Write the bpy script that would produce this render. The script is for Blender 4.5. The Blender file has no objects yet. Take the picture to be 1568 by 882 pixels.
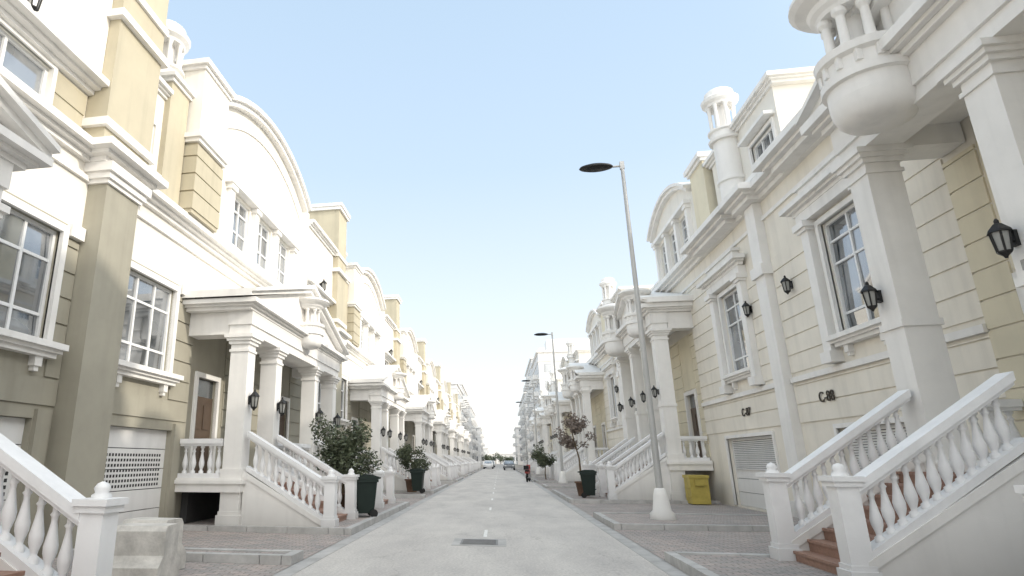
import bpy, math, random
from mathutils import Matrix, Vector
R = random.Random(7)
scene = bpy.context.scene
scene.view_settings.view_transform = 'Standard'
scene.view_settings.look = 'None'
scene.view_settings.exposure = 0

# ------------------------------------------------------------ materials
def mat(name, col, rough=0.7, var=0.10, scale=1.5, bump=0.15, bscale=60, streak=0.0, spec=0.3, metallic=0.0, base=0.0):
    m = bpy.data.materials.new(name); m.use_nodes = True
    nt = m.node_tree; n = nt.nodes; l = nt.links
    b = n['Principled BSDF']
    b.inputs['Roughness'].default_value = rough
    b.inputs['Metallic'].default_value = metallic
    b.inputs['Specular IOR Level'].default_value = spec
    geo = n.new('ShaderNodeNewGeometry')
    no = n.new('ShaderNodeTexNoise'); no.inputs['Scale'].default_value = scale; no.inputs['Detail'].default_value = 4
    no.inputs['Roughness'].default_value = 0.65
    l.new(geo.outputs['Position'], no.inputs['Vector'])
    mr = n.new('ShaderNodeMapRange'); mr.inputs['From Min'].default_value = 0.3; mr.inputs['From Max'].default_value = 0.7
    mr.inputs['To Min'].default_value = 1 - var; mr.inputs['To Max'].default_value = 1 + var * 0.4
    l.new(no.outputs['Fac'], mr.inputs['Value'])
    fac = mr.outputs['Result']
    def mul(f, g):
        mm = n.new('ShaderNodeMath'); mm.operation = 'MULTIPLY'
        l.new(f, mm.inputs[0]); l.new(g, mm.inputs[1]); return mm.outputs[0]
    if streak > 0:
        mp = n.new('ShaderNodeMapping'); mp.inputs['Scale'].default_value = (3.5, 3.5, 0.25)
        l.new(geo.outputs['Position'], mp.inputs['Vector'])
        n2 = n.new('ShaderNodeTexNoise'); n2.inputs['Scale'].default_value = 1.0; n2.inputs['Detail'].default_value = 3
        l.new(mp.outputs['Vector'], n2.inputs['Vector'])
        m2 = n.new('ShaderNodeMapRange'); m2.inputs['From Min'].default_value = 0.5; m2.inputs['From Max'].default_value = 0.75
        m2.inputs['To Min'].default_value = 1; m2.inputs['To Max'].default_value = 1 - streak
        l.new(n2.outputs['Fac'], m2.inputs['Value'])
        fac = mul(fac, m2.outputs['Result'])
    if base > 0:   # splash dirt close to the ground
        sp = n.new('ShaderNodeSeparateXYZ'); l.new(geo.outputs['Position'], sp.inputs[0])
        ad = n.new('ShaderNodeMath'); ad.operation = 'MULTIPLY_ADD'; ad.inputs[1].default_value = -0.9
        l.new(no.outputs['Fac'], ad.inputs[0]); l.new(sp.outputs['Z'], ad.inputs[2])
        m5 = n.new('ShaderNodeMapRange'); m5.inputs['From Min'].default_value = -0.35; m5.inputs['From Max'].default_value = 0.35
        m5.inputs['To Min'].default_value = 1 - base; m5.inputs['To Max'].default_value = 1
        l.new(ad.outputs[0], m5.inputs['Value']); fac = mul(fac, m5.outputs['Result'])
    vm = n.new('ShaderNodeVectorMath'); vm.operation = 'SCALE'; vm.inputs[0].default_value = col
    l.new(fac, vm.inputs['Scale']); l.new(vm.outputs['Vector'], b.inputs['Base Color'])
    if bump > 0:
        n3 = n.new('ShaderNodeTexNoise'); n3.inputs['Scale'].default_value = bscale; n3.inputs['Detail'].default_value = 2
        l.new(geo.outputs['Position'], n3.inputs['Vector'])
        bp = n.new('ShaderNodeBump'); bp.inputs['Strength'].default_value = bump; bp.inputs['Distance'].default_value = 0.01
        l.new(n3.outputs['Fac'], bp.inputs['Height']); l.new(bp.outputs['Normal'], b.inputs['Normal'])
    return m

M = {}
M['khaki'] = mat('khaki_render', (0.375, 0.352, 0.285), 0.85, 0.12, 0.8, 0.2, 80, 0.12, base=.2)
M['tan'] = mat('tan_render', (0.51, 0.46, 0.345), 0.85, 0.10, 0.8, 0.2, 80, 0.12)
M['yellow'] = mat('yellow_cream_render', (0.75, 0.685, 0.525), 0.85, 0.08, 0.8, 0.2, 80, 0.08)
M['cream'] = mat('cream_render', (0.81, 0.775, 0.705), 0.85, 0.06, 0.9, 0.2, 80, 0.08)
M['creamR'] = mat('warm_cream_render', (0.82, 0.77, 0.675), 0.85, 0.08, 0.9, 0.2, 80, 0.10, base=.2)
M['trim'] = mat('white_trim_paint', (0.84, 0.82, 0.785), 0.7, 0.07, 1.3, 0.12, 70, 0.10, base=.28)
M['rail'] = mat('white_balustrade_paint', (0.84, 0.835, 0.83), 0.6, 0.08, 3, 0.1, 60, 0.06, base=.25)
M['door'] = mat('white_garage_door', (0.78, 0.77, 0.75), 0.5, 0.06, 2, 0.0, 60, 0.06, base=.15)
M['wood'] = mat('brown_door', (0.10, 0.07, 0.05), 0.5, 0.2, 3, 0.1, 30)
M['frame'] = mat('window_frame_white', (0.78, 0.78, 0.77), 0.4, 0.03, 3, 0.0)
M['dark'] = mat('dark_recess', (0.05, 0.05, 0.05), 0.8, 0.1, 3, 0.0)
M['metal'] = mat('black_iron', (0.02, 0.02, 0.02), 0.45, 0.1, 5, 0.0)
M['glassl'] = mat('lantern_glass', (0.35, 0.35, 0.33), 0.2, 0.1, 5, 0.0)
M['step'] = mat('red_granite_steps', (0.34, 0.21, 0.16), 0.55, 0.25, 20, 0.1, 90)
M['conc'] = mat('concrete', (0.45, 0.44, 0.425), 0.9, 0.25, 2.5, 0.4, 40, 0.0)
M['block'] = mat('cream_concrete', (0.64, 0.61, 0.56), 0.9, 0.3, 4, 0.5, 30, 0.15)
M['kerb'] = mat('kerb_stone', (0.48, 0.47, 0.455), 0.9, 0.25, 3, 0.4, 40)
M['paint'] = mat('road_paint', (0.80, 0.79, 0.76), 0.8, 0.3, 8, 0.2, 60)
M['pole'] = mat('galvanised_pole', (0.45, 0.45, 0.44), 0.45, 0.1, 3, 0.0, metallic=0.2)
M['bin'] = mat('dark_green_plastic', (0.012, 0.022, 0.018), 0.55, 0.15, 4, 0.0)
M['rubber'] = mat('rubber', (0.02, 0.02, 0.02), 0.8, 0.1, 4, 0.0)
M['yel'] = mat('yellow_plastic', (0.50, 0.40, 0.10), 0.5, 0.2, 4, 0.0)
M['brown'] = mat('terracotta_pot', (0.16, 0.10, 0.07), 0.8, 0.2, 6, 0.2)
M['bark'] = mat('bark', (0.16, 0.12, 0.08), 0.9, 0.3, 12, 0.6, 40)
M['red'] = mat('red_enamel', (0.30, 0.06, 0.05), 0.35, 0.1, 4, 0.0)
M['carw'] = mat('white_car_paint', (0.75, 0.75, 0.75), 0.25, 0.03, 4, 0.0, spec=.6)
M['carg'] = mat('grey_car_paint', (0.16, 0.17, 0.18), 0.25, 0.03, 4, 0.0, spec=.6)
M['chrome'] = mat('steel', (0.6, 0.6, 0.6), 0.3, 0.05, 4, 0.0, metallic=0.9)
M['aptw'] = mat('apartment_render', (0.76, 0.75, 0.735), 0.85, 0.06, 0.3, 0.0)
M['text'] = mat('sign_black', (0.05, 0.04, 0.03), 0.6, 0.1, 4, 0.0)
M['plate'] = mat('grey_plaque', (0.35, 0.34, 0.32), 0.5, 0.2, 14, 0.0)

def glass():
    m = bpy.data.materials.new('window_glass'); m.use_nodes = True
    nt = m.node_tree; n = nt.nodes; l = nt.links
    b = n['Principled BSDF']
    geo = n.new('ShaderNodeNewGeometry')
    no = n.new('ShaderNodeTexNoise'); no.inputs['Scale'].default_value = 0.9
    l.new(geo.outputs['Position'], no.inputs['Vector'])
    cr = n.new('ShaderNodeValToRGB')
    cr.color_ramp.elements[0].position = 0.42; cr.color_ramp.elements[0].color = (0.035, 0.045, 0.055, 1)
    cr.color_ramp.elements[1].position = 0.60; cr.color_ramp.elements[1].color = (0.20, 0.215, 0.23, 1)
    l.new(no.outputs['Fac'], cr.inputs['Fac']); l.new(cr.outputs['Color'], b.inputs['Base Color'])
    b.inputs['Roughness'].default_value = 0.03
    b.inputs['Specular IOR Level'].default_value = 0.9
    b.inputs['IOR'].default_value = 2.4
    return m
M['glass'] = glass()

def leafmat(name, c1, c2):
    m = bpy.data.materials.new(name); m.use_nodes = True
    nt = m.node_tree; n = nt.nodes; l = nt.links; b = n['Principled BSDF']
    geo = n.new('ShaderNodeNewGeometry')
    no = n.new('ShaderNodeTexNoise'); no.inputs['Scale'].default_value = 4
    l.new(geo.outputs['Position'], no.inputs['Vector'])
    ad = n.new('ShaderNodeMath'); ad.operation = 'ADD'
    ml = n.new('ShaderNodeMath'); ml.operation = 'MULTIPLY'; ml.inputs[1].default_value = 0.4
    l.new(geo.outputs['Random Per Island'], ml.inputs[0]); l.new(ml.outputs[0], ad.inputs[0]); l.new(no.outputs['Fac'], ad.inputs[1])
    cr = n.new('ShaderNodeValToRGB')
    cr.color_ramp.elements[0].position = 0.4; cr.color_ramp.elements[0].color = (*c1, 1)
    cr.color_ramp.elements[1].position = 1.0; cr.color_ramp.elements[1].color = (*c2, 1)
    l.new(ad.outputs[0], cr.inputs['Fac']); l.new(cr.outputs['Color'], b.inputs['Base Color'])
    b.inputs['Roughness'].default_value = 0.6
    return m
M['leaf'] = leafmat('green_leaves', (0.035, 0.05, 0.025), (0.13, 0.15, 0.085))
M['dry'] = leafmat('dry_leaves', (0.13, 0.10, 0.08), (0.27, 0.22, 0.185))

def ground_mat(name, c, c2, kind):
    m = bpy.data.materials.new(name); m.use_nodes = True
    nt = m.node_tree; n = nt.nodes; l = nt.links; b = n['Principled BSDF']
    b.inputs['Roughness'].default_value = 0.9; b.inputs['Specular IOR Level'].default_value = 0.2
    geo = n.new('ShaderNodeNewGeometry')
    n1 = n.new('ShaderNodeTexNoise'); n1.inputs['Scale'].default_value = 0.6; n1.inputs['Detail'].default_value = 8; n1.inputs['Roughness'].default_value = .65
    mp = n.new('ShaderNodeMapping'); mp.inputs['Scale'].default_value = (1.5, 0.5, 1) if kind == 'road' else (1, 1, 1)
    l.new(geo.outputs['Position'], mp.inputs['Vector']); l.new(mp.outputs['Vector'], n1.inputs['Vector'])
    n2 = n.new('ShaderNodeTexNoise'); n2.inputs['Scale'].default_value = 24; n2.inputs['Detail'].default_value = 5; n2.inputs['Roughness'].default_value = .8
    l.new(geo.outputs['Position'], n2.inputs['Vector'])
    mr = n.new('ShaderNodeMapRange'); mr.inputs['From Min'].default_value = 0.38; mr.inputs['From Max'].default_value = 0.64
    l.new(n1.outputs['Fac'], mr.inputs['Value'])
    mx = n.new('ShaderNodeMix'); mx.data_type = 'RGBA'
    mx.inputs['A'].default_value = (*c, 1); mx.inputs['B'].default_value = (*c2, 1)
    l.new(mr.outputs['Result'], mx.inputs['Factor'])
    col = mx.outputs['Result']
    if kind == 'brick':
        br = n.new('ShaderNodeTexBrick'); br.inputs['Scale'].default_value = 1.0
        br.inputs['Brick Width'].default_value = 0.22; br.inputs['Row Height'].default_value = 0.11; br.inputs['Mortar Size'].default_value = 0.008
        br.inputs['Color1'].default_value = (1.1, 1.0, 0.98, 1); br.inputs['Color2'].default_value = (0.82, 0.84, 0.85, 1); br.inputs['Mortar'].default_value = (0.5, 0.5, 0.5, 1)
        l.new(geo.outputs['Position'], br.inputs['Vector'])
        m3 = n.new('ShaderNodeMix'); m3.data_type = 'RGBA'; m3.blend_type = 'MULTIPLY'; m3.inputs['Factor'].default_value = 1
        l.new(col, m3.inputs['A']); l.new(br.outputs['Color'], m3.inputs['B']); col = m3.outputs['Result']
    m4 = n.new('ShaderNodeMapRange'); m4.inputs['From Min'].default_value = 0.35; m4.inputs['From Max'].default_value = 0.65
    m4.inputs['To Min'].default_value = 0.74; m4.inputs['To Max'].default_value = 1.14
    l.new(n2.outputs['Fac'], m4.inputs['Value'])
    sc = m4.outputs['Result']
    if kind == 'road':   # hairline cracks in the old surface
        vo = n.new('ShaderNodeTexVoronoi'); vo.feature = 'DISTANCE_TO_EDGE'; vo.inputs['Scale'].default_value = 0.33
        wn = n.new('ShaderNodeTexNoise'); wn.inputs['Scale'].default_value = 1.3; wn.inputs['Detail'].default_value = 4
        l.new(geo.outputs['Position'], wn.inputs['Vector'])
        ws = n.new('ShaderNodeVectorMath'); ws.operation = 'SCALE'; ws.inputs['Scale'].default_value = 1.6; l.new(wn.outputs['Color'], ws.inputs[0])
        wa = n.new('ShaderNodeVectorMath'); wa.operation = 'ADD'; l.new(ws.outputs['Vector'], wa.inputs[0]); l.new(geo.outputs['Position'], wa.inputs[1])
        l.new(wa.outputs['Vector'], vo.inputs['Vector'])
        cr = n.new('ShaderNodeMapRange'); cr.inputs['From Min'].default_value = 0.0; cr.inputs['From Max'].default_value = 0.006
        cr.inputs['To Min'].default_value = 0.78; cr.inputs['To Max'].default_value = 1
        l.new(vo.outputs['Distance'], cr.inputs['Value'])
        mm = n.new('ShaderNodeMath'); mm.operation = 'MULTIPLY'; l.new(sc, mm.inputs[0]); l.new(cr.outputs['Result'], mm.inputs[1]); sc = mm.outputs[0]
    vm = n.new('ShaderNodeVectorMath'); vm.operation = 'SCALE'
    l.new(col, vm.inputs[0]); l.new(sc, vm.inputs['Scale']); l.new(vm.outputs['Vector'], b.inputs['Base Color'])
    bp = n.new('ShaderNodeBump'); bp.inputs['Strength'].default_value = 0.6; bp.inputs['Distance'].default_value = 0.012
    l.new(n2.outputs['Fac'], bp.inputs['Height']); l.new(bp.outputs['Normal'], b.inputs['Normal'])
    return m
M['road'] = ground_mat('pale_asphalt', (0.60, 0.57, 0.53), (0.48, 0.455, 0.43), 'road')
M['brick'] = ground_mat('brick_pavers', (0.45, 0.415, 0.385), (0.37, 0.348, 0.33), 'brick')
M['sand'] = ground_mat('sand_ground', (0.52, 0.47, 0.40), (0.44, 0.39, 0.33), 'sand')

# ------------------------------------------------------------ mesh builder
class MB:
    def __init__(s): s.v = []; s.f = []; s.sm = []
    def add(s, vs, fs, smooth=False):
        o = len(s.v); s.v += vs; s.f += [tuple(i + o for i in f) for f in fs]; s.sm += [smooth] * len(fs)
    def box(s, x0, x1, y0, y1, z0, z1):
        s.add([(x0,y0,z0),(x1,y0,z0),(x1,y1,z0),(x0,y1,z0),(x0,y0,z1),(x1,y0,z1),(x1,y1,z1),(x0,y1,z1)],
              [(0,3,2,1),(4,5,6,7),(0,1,5,4),(1,2,6,5),(2,3,7,6),(3,0,4,7)])
    def prism(s, pts, axis, a, b):
        n = len(pts)
        if axis == 'y': vs = [(p[0], a, p[1]) for p in pts] + [(p[0], b, p[1]) for p in pts]
        elif axis == 'x': vs = [(a, p[0], p[1]) for p in pts] + [(b, p[0], p[1]) for p in pts]
        else: vs = [(p[0], p[1], a) for p in pts] + [(p[0], p[1], b) for p in pts]
        s.add(vs, [tuple(range(n)), tuple(range(2*n-1, n-1, -1))] + [(i, (i+1) % n, n+(i+1) % n, n+i) for i in range(n)])
    def lathe(s, cx, cy, cz, prof, seg=12, smooth=True):
        vs = []; fs = []
        for (r, z) in prof:
            for k in range(seg):
                a = 2*math.pi*k/seg
                vs.append((cx + r*math.cos(a), cy + r*math.sin(a), cz + z))
        for i in range(len(prof)-1):
            for k in range(seg):
                k2 = (k+1) % seg
                fs.append((i*seg+k, i*seg+k2, (i+1)*seg+k2, (i+1)*seg+k))
        s.add(vs, fs, smooth)
        s.add([vs[k] for k in range(seg)], [tuple(range(seg-1, -1, -1))])
        s.add([vs[(len(prof)-1)*seg+k] for k in range(seg)], [tuple(range(seg))])
    def hard_lathe(s, cx, cy, cz, prof, seg=28):
        for i in range(len(prof)-1):
            vs = []
            for (r, z) in prof[i:i+2]:
                for k in range(seg):
                    a = 2*math.pi*k/seg; vs.append((cx+r*math.cos(a), cy+r*math.sin(a), cz+z))
            s.add(vs, [(k, (k+1) % seg, seg+(k+1) % seg, seg+k) for k in range(seg)], True)
            if i == 0: s.add(vs[:seg], [tuple(range(seg-1, -1, -1))])
            if i == len(prof)-2: s.add(vs[seg:], [tuple(range(seg))])
    def tube(s, p0, p1, r0, r1, seg=8):
        p0 = Vector(p0); p1 = Vector(p1); d = (p1-p0)
        if d.length < 1e-6: return
        q = d.to_track_quat('Z', 'Y'); vs = []
        for (p, r) in ((p0, r0), (p1, r1)):
            for k in range(seg):
                a = 2*math.pi*k/seg
                vs.append(tuple(p + q @ Vector((r*math.cos(a), r*math.sin(a), 0))))
        s.add(vs, [(k, (k+1) % seg, seg+(k+1) % seg, seg+k) for k in range(seg)], True)
        s.add(vs[:seg], [tuple(range(seg-1, -1, -1))]); s.add(vs[seg:], [tuple(range(seg))])
    def wall(s, x, sgn, y0, y1, z0, z1, ops, dep=0.2):
        ys = sorted(set([y0, y1] + [v for o in ops for v in o[:2] if y0 < v < y1]))
        zs = sorted(set([z0, z1] + [v for o in ops for v in o[2:] if z0 < v < z1]))
        for i in range(len(ys)-1):
            for j in range(len(zs)-1):
                cy = (ys[i]+ys[i+1])/2; cz = (zs[j]+zs[j+1])/2
                if any(o[0] < cy < o[1] and o[2] < cz < o[3] for o in ops): continue
                s.add([(x,ys[i],zs[j]),(x,ys[i+1],zs[j]),(x,ys[i+1],zs[j+1]),(x,ys[i],zs[j+1])], [(0,1,2,3)])
        xb = x - dep
        for o in ops:
            a, b, c, d = o
            c = max(c, z0); d = min(d, z1)
            s.add([(x,a,c),(xb,a,c),(xb,a,d),(x,a,d)], [(0,1,2,3)]); s.add([(x,b,c),(xb,b,c),(xb,b,d),(x,b,d)], [(0,1,2,3)])
            if o[2] >= z0: s.add([(x,a,c),(xb,a,c),(xb,b,c),(x,b,c)], [(0,1,2,3)])
            if o[3] <= z1: s.add([(x,a,d),(xb,a,d),(xb,b,d),(x,b,d)], [(0,1,2,3)])
    def mesh(s, name, mt, sgn=1):
        me = bpy.data.meshes.new(name)
        vs = [(sgn*v[0], v[1], v[2]) for v in s.v]
        fs = s.f if sgn > 0 else [tuple(reversed(f)) for f in s.f]
        me.from_pydata(vs, [], fs); me.materials.append(mt)
        me.polygons.foreach_set('use_smooth', s.sm); me.update()
        return me

def obj(name, data, parent=None, loc=(0, 0, 0)):
    o = bpy.data.objects.new(name, data); scene.collection.objects.link(o)
    o.location = loc
    if parent: o.parent = parent
    return o
def empty(name, loc=(0, 0, 0)):
    o = bpy.data.objects.new(name, None); scene.collection.objects.link(o); o.location = loc; o.empty_display_size = 0.2
    return o

class Unit:
    def __init__(s): s.b = {}
    def __getitem__(s, k):
        if k not in s.b: s.b[k] = MB()
        return s.b[k]
def P(u, part, m): return u[(part, m)]

def cornice(b, y0, y1, z, h, d, p, ext=False, dback=0.06):
    for (a, c, q) in ((0, .3, .3), (.3, .5, .62), (.5, .9, 1.0), (.9, 1.0, .82)):
        e = p*q if ext else 0
        b.box(d-dback, d+p*q, y0-e, y1+e, z+h*a, z+h*c)
def courses(b, y0, y1, z0, z1, d=0.0, h=0.46, g=0.035, t=0.03):
    z = z0
    while z < z1-0.05:
        zz = min(z+h, z1); b.box(d-0.02, d+t, y0, y1, z+g/2, zz-g/2); z += h
def column(b, d, y, z0, z1, w):
    b.box(d-w*.62, d+w*.62, y-w*.62, y+w*.62, z0, z0+.22)
    b.box(d-w*.55, d+w*.55, y-w*.55, y+w*.55, z0+.22, z0+.30)
    b.box(d-w/2, d+w/2, y-w/2, y+w/2, z0+.30, z1-.42)
    zz = z1-.42
    for (hh, k) in ((.06, .56), (.12, .5), (.08, .60), (.07, .70), (.09, .80)):
        b.box(d-w*k, d+w*k, y-w*k, y+w*k, zz, zz+hh); zz += hh
def window(u, y0, y1, z0, z1, d=-.12, nv=3, rows=(.28, .86), rr=R):
    f = P(u, 'window_frames', 'frame'); g = P(u, 'window_glass', 'glass')
    t = .06
    f.box(d-.03, d+.05, y0, y0+t, z0, z1); f.box(d-.03, d+.05, y1-t, y1, z0, z1)
    f.box(d-.03, d+.047, y0+t, y1-t, z0, z0+t); f.box(d-.03, d+.047, y0+t, y1-t, z1-t, z1)
    ys = [y0+(y1-y0)*i/nv for i in range(nv+1)]
    zs = [z0] + [z0+(z1-z0)*r for r in rows] + [z1]
    for y in ys[1:-1]: f.box(d-.02, d+.04, y-.028, y+.028, z0+t, z1-t)
    for z in zs[1:-1]: f.box(d-.02, d+.035, y0+t, y1-t, z-.025, z+.025)
    for i in range(nv):
        for j in range(len(zs)-1):
            a = rr.uniform(-.014, .014); c = rr.uniform(-.014, .014)
            g.add([(d+a+c, ys[i], zs[j]), (d-a+c, ys[i+1], zs[j]), (d-a-c, ys[i+1], zs[j+1]), (d+a-c, ys[i], zs[j+1])], [(0, 1, 2, 3)])
BAL = [(.055,0),(.055,.05),(.03,.07),(.035,.10),(.062,.18),(.066,.24),(.045,.34),(.027,.44),(.03,.48),(.045,.50),(.028,.52),(.028,.56),(.05,.58),(.05,.62)]
def balus(b, d, y, z, h=.62):
    k = h/.62
    b.lathe(d, y, z, [(r, zz*k) for r, zz in BAL], 8)
def newel(b, d, y, z0, h):
    w = .12
    b.box(d-w-.04, d+w+.04, y-w-.04, y+w+.04, z0, z0+.16)
    b.box(d-w-.015, d+w+.015, y-w-.015, y+w+.015, z0+.16, z0+.22)
    b.box(d-w, d+w, y-w, y+w, z0+.22, z0+h-.12)
    b.box(d-w-.03, d+w+.03, y-w-.03, y+w+.03, z0+h-.12, z0+h-.06)
    b.box(d-w-.055, d+w+.055, y-w-.055, y+w+.055, z0+h-.06, z0+h)
    b.lathe(d, y, z0+h, [(.09,0),(.09,.03),(.06,.05),(.075,.09),(.05,.13),(.01,.15)], 10)
def rail_slope(b, y, dA, zA, dB, zB, n):
    k = (zB-zA)/(dA-dB)
    for (o0, o1, w) in ((.0, .10, .11), (.70, .75, .10), (.75, .86, .135)):
        b.prism([(dA, zA+o0), (dB, zB+o0), (dB, zB+o1), (dA, zA+o1)], 'y', y-w, y+w)
    for i in range(n):
        d = dA-.18-(dA-dB-.36)*i/(n-1)
        z = zA + (dA-d)*k + .07
        balus(b, d, y, z, .66)
def rail_flat(b, axis, c, a0, a1, z):
    n = max(2, int((a1-a0)/.19))
    def bx(w, z0, z1):
        if axis == 'y': b.box(c-w, c+w, a0, a1, z0, z1)
        else: b.box(a0, a1, c-w, c+w, z0, z1)
    bx(.11, z, z+.10); bx(.10, z+.70, z+.75); bx(.135, z+.75, z+.86)
    for i in range(n):
        t = a0+(a1-a0)*(i+.5)/n
        if axis == 'y': balus(b, c, t, z+.1, .6)
        else: balus(b, t, c, z+.1, .6)
def stairs(u, y0, y1, dA, dB, deck, zA, nb, nh=1.2):
    n = max(4, round(deck/.17)); st = P(u, 'steps', 'step'); run = (dA-dB)/n; rise = (deck-.1)/n
    for i in range(n-1):
        z1 = .1+rise*(i+1)
        st.box(dB, dA-run*i, y0+.1, y1-.1, .02 if i == 0 else z1-rise-.02, z1)
        st.box(dA-run*i-.02, dA-run*i+.025, y0+.1, y1-.1, z1-.035, z1+.003)
    w = P(u, 'stair_walls', 'trim')
    r = P(u, 'balustrade', 'rail')
    for y in (y0, y1):
        zB = deck+.15
        w.prism([(dA, .0), (dA, zA), (dB, zB), (dB, 0)], 'y', y-.1, y+.1)
        w.prism([(dA+.001, zA-.12), (dA+.001, zA+.002), (dB, zB+.002), (dB, zB-.12)], 'y', y-.125, y+.125)
        rail_slope(r, y, dA-.05, zA+.01, dB+.05, zB+.01, nb)
        newel(r, dA+.06, y, .12, nh)
def bowl(u, d, y, z, k=1.0, kr=.76, part='porch_turret'):
    b = P(u, part, 'trim')
    def q(L): return [(r*k*kr, h*k) for r, h in L]
    b.lathe(d, y, z, q([(.05,-.01),(.38,.0),(.56,.05),(.66,.13),(.72,.26),(.74,.40)]), 32)
    b.hard_lathe(d, y, z, q([(.74,.40),(.74,.62),(.82,.64),(.82,.76),(.74,.78),(.74,1.0),(.84,1.04),(.86,1.16),(.66,1.2),(.58,1.22)]), 32)
    for i in range(14):
        a = 2*math.pi*i/14
        b.box(d+.74*k*kr*math.cos(a)-.04*k, d+.74*k*kr*math.cos(a)+.04*k, y+.74*k*kr*math.sin(a)-.04*k, y+.74*k*kr*math.sin(a)+.04*k, z+.84*k, z+1.03*k)
    for i in range(8):
        a = 2*math.pi*i/8+.2
        cx = d+.52*k*kr*math.cos(a); cy = y+.52*k*kr*math.sin(a)
        b.hard_lathe(cx, cy, z+1.2*k, [(.10*k,0),(.10*k,.08*k),(.07*k,.1*k),(.06*k,.58*k),(.10*k,.64*k),(.10*k,.72*k)], 10)
    b.lathe(d, y, z+1.2*k, [(.24*k*kr,0),(.24*k*kr,.72*k)], 16)
    b.hard_lathe(d, y, z+1.92*k, q([(.62,0),(.66,.06),(.74,.12),(.78,.2),(.98,.28),(1.08,.36),(1.06,.44),(.8,.52),(.45,.6),(.05,.66)]), 32)
def rotunda(b, d, y, z, k=.5, h=1.0):
    b.hard_lathe(d, y, z, [(k*1.1,0),(k*1.15,.08),(k*.95,.12),(k*.95,.3),(k*1.1,.34),(k*1.1,.4)], 20)
    for i in range(8):
        a = 2*math.pi*i/8
        b.lathe(d+k*.82*math.cos(a), y+k*.82*math.sin(a), z+.4, [(.07,0),(.055,.06),(.055,h-.1),(.08,h)], 8)
    b.lathe(d, y, z+.4, [(k*.5,0),(k*.5,h)], 14)
    b.hard_lathe(d, y, z+.4+h, [(k*.95,0),(k*1.0,.06),(k*1.2,.14),(k*1.25,.24),(k*1.15,.28),(k*1.0,.34),(k*.95,.5),(k*.8,.56),(.05,.58)], 20)
def lantern(u, d, y, z, k=1.0):
    b = P(u, 'wall_lanterns', 'metal'); g = P(u, 'lantern_panes', 'glassl')
    b.box(d-.02, d+.02, y-.05*k, y+.05*k, z-.1*k, z+.12*k)
    b.tube((d, y, z-.02*k), (d+.14*k, y, z-.08*k), .015*k, .015*k, 6)
    c = d+.15*k
    b.lathe(c, y, z-.26*k, [(.015,0),(.03*k,.03*k),(.05*k,.05*k),(.085*k,.08*k),(.085*k,.10*k)], 6, False)
    g.lathe(c, y, z-.16*k, [(.07*k,0),(.10*k,.26*k)], 6, False)
    for i in range(6):
        a = math.pi/3*i
        b.tube((c+.078*k*math.cos(a), y+.078*k*math.sin(a), z-.17*k), (c+.108*k*math.cos(a), y+.108*k*math.sin(a), z+.1*k), .013*k, .013*k, 4)
    b.lathe(c, y, z+.1*k, [(.14*k,0),(.13*k,.03*k),(.05*k,.12*k),(.03*k,.13*k),(.03*k,.17*k),(.01,.2*k)], 6, False)
def garage(u, y0, y1, z1, style, d=-.14):
    g = P(u, 'garage_doors', 'door'); k = P(u, 'garage_door_vents', 'dark')
    n = 5; h = (z1-.1)/n
    for i in range(n):
        g.box(d-.04, d+.02, y0, y1, .1+h*i+.008, .1+h*(i+1)-.008)
    k.box(d-.06, d-.03, y0, y1, .1, z1)
    if style == 'holes':
        ny = int((y1-y0-.3)/.1); za = .1+h*2.05; nz = int(h*1.9/.1)
        for i in range(ny):
            for j in range(nz):
                yy = y0+.17+i*.1; zz = za+.04+j*.1
                k.box(d+.012, d+.0235, yy, yy+.058, zz, zz+.055)
    else:
        for j in range(16):
            zz = .1+h*2.7+j*.055
            if zz > z1-.12: break
            g.prism([(d+.02, zz), (d+.06, zz-.01), (d+.06, zz+.003), (d+.02, zz+.035)], 'y', y0+.12, y1-.12)
            k.box(d+.015, d+.0215, y0+.12, y1-.12, zz+.036, zz+.052)
def architrave(b, y0, y1, z0, z1, d=0, w=.13, t=.08):
    b.box(d-.03, d+t, y0-w, y0, z0, z1+w); b.box(d-.03, d+t, y1, y1+w, z0, z1+w); b.box(d-.03, d+t-.003, y0, y1, z1, z1+w)
def sill(b, y0, y1, z, d=0):
    b.box(d-.03, d+.16, y0-.18, y1+.18, z-.24, z-.16); b.box(d-.03, d+.22, y0-.24, y1+.24, z-.16, z-.1); b.box(d-.1, d+.29, y0-.28, y1+.28, z-.1, z)
    for y in (y0+.15, y1-.15): b.box(d-.03, d+.12, y-.08, y+.08, z-.40, z-.24); b.box(d-.03, d+.09, y-.05, y+.05, z-.48, z-.40)
def arc_pts(y0, y1, zs, rise, n=24, o=0.0):
    w = (y1-y0)/2; r = (w*w+rise*rise)/(2*rise); cy = (y0+y1)/2; cz = zs+rise-r; a = math.asin(w/r)
    return [(cy+(r+o)*math.sin(-a+2*a*i/n), cz+(r+o)*math.cos(-a+2*a*i/n)) for i in range(n+1)]
def arc_band(b, y0, y1, zs, rise, o0, o1, d0, d1, n=24):
    A = arc_pts(y0, y1, zs, rise, n, o0); B = arc_pts(y0, y1, zs, rise, n, o1)
    for i in range(n): b.prism([A[i], A[i+1], B[i+1], B[i]], 'x', d0, d1)

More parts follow.
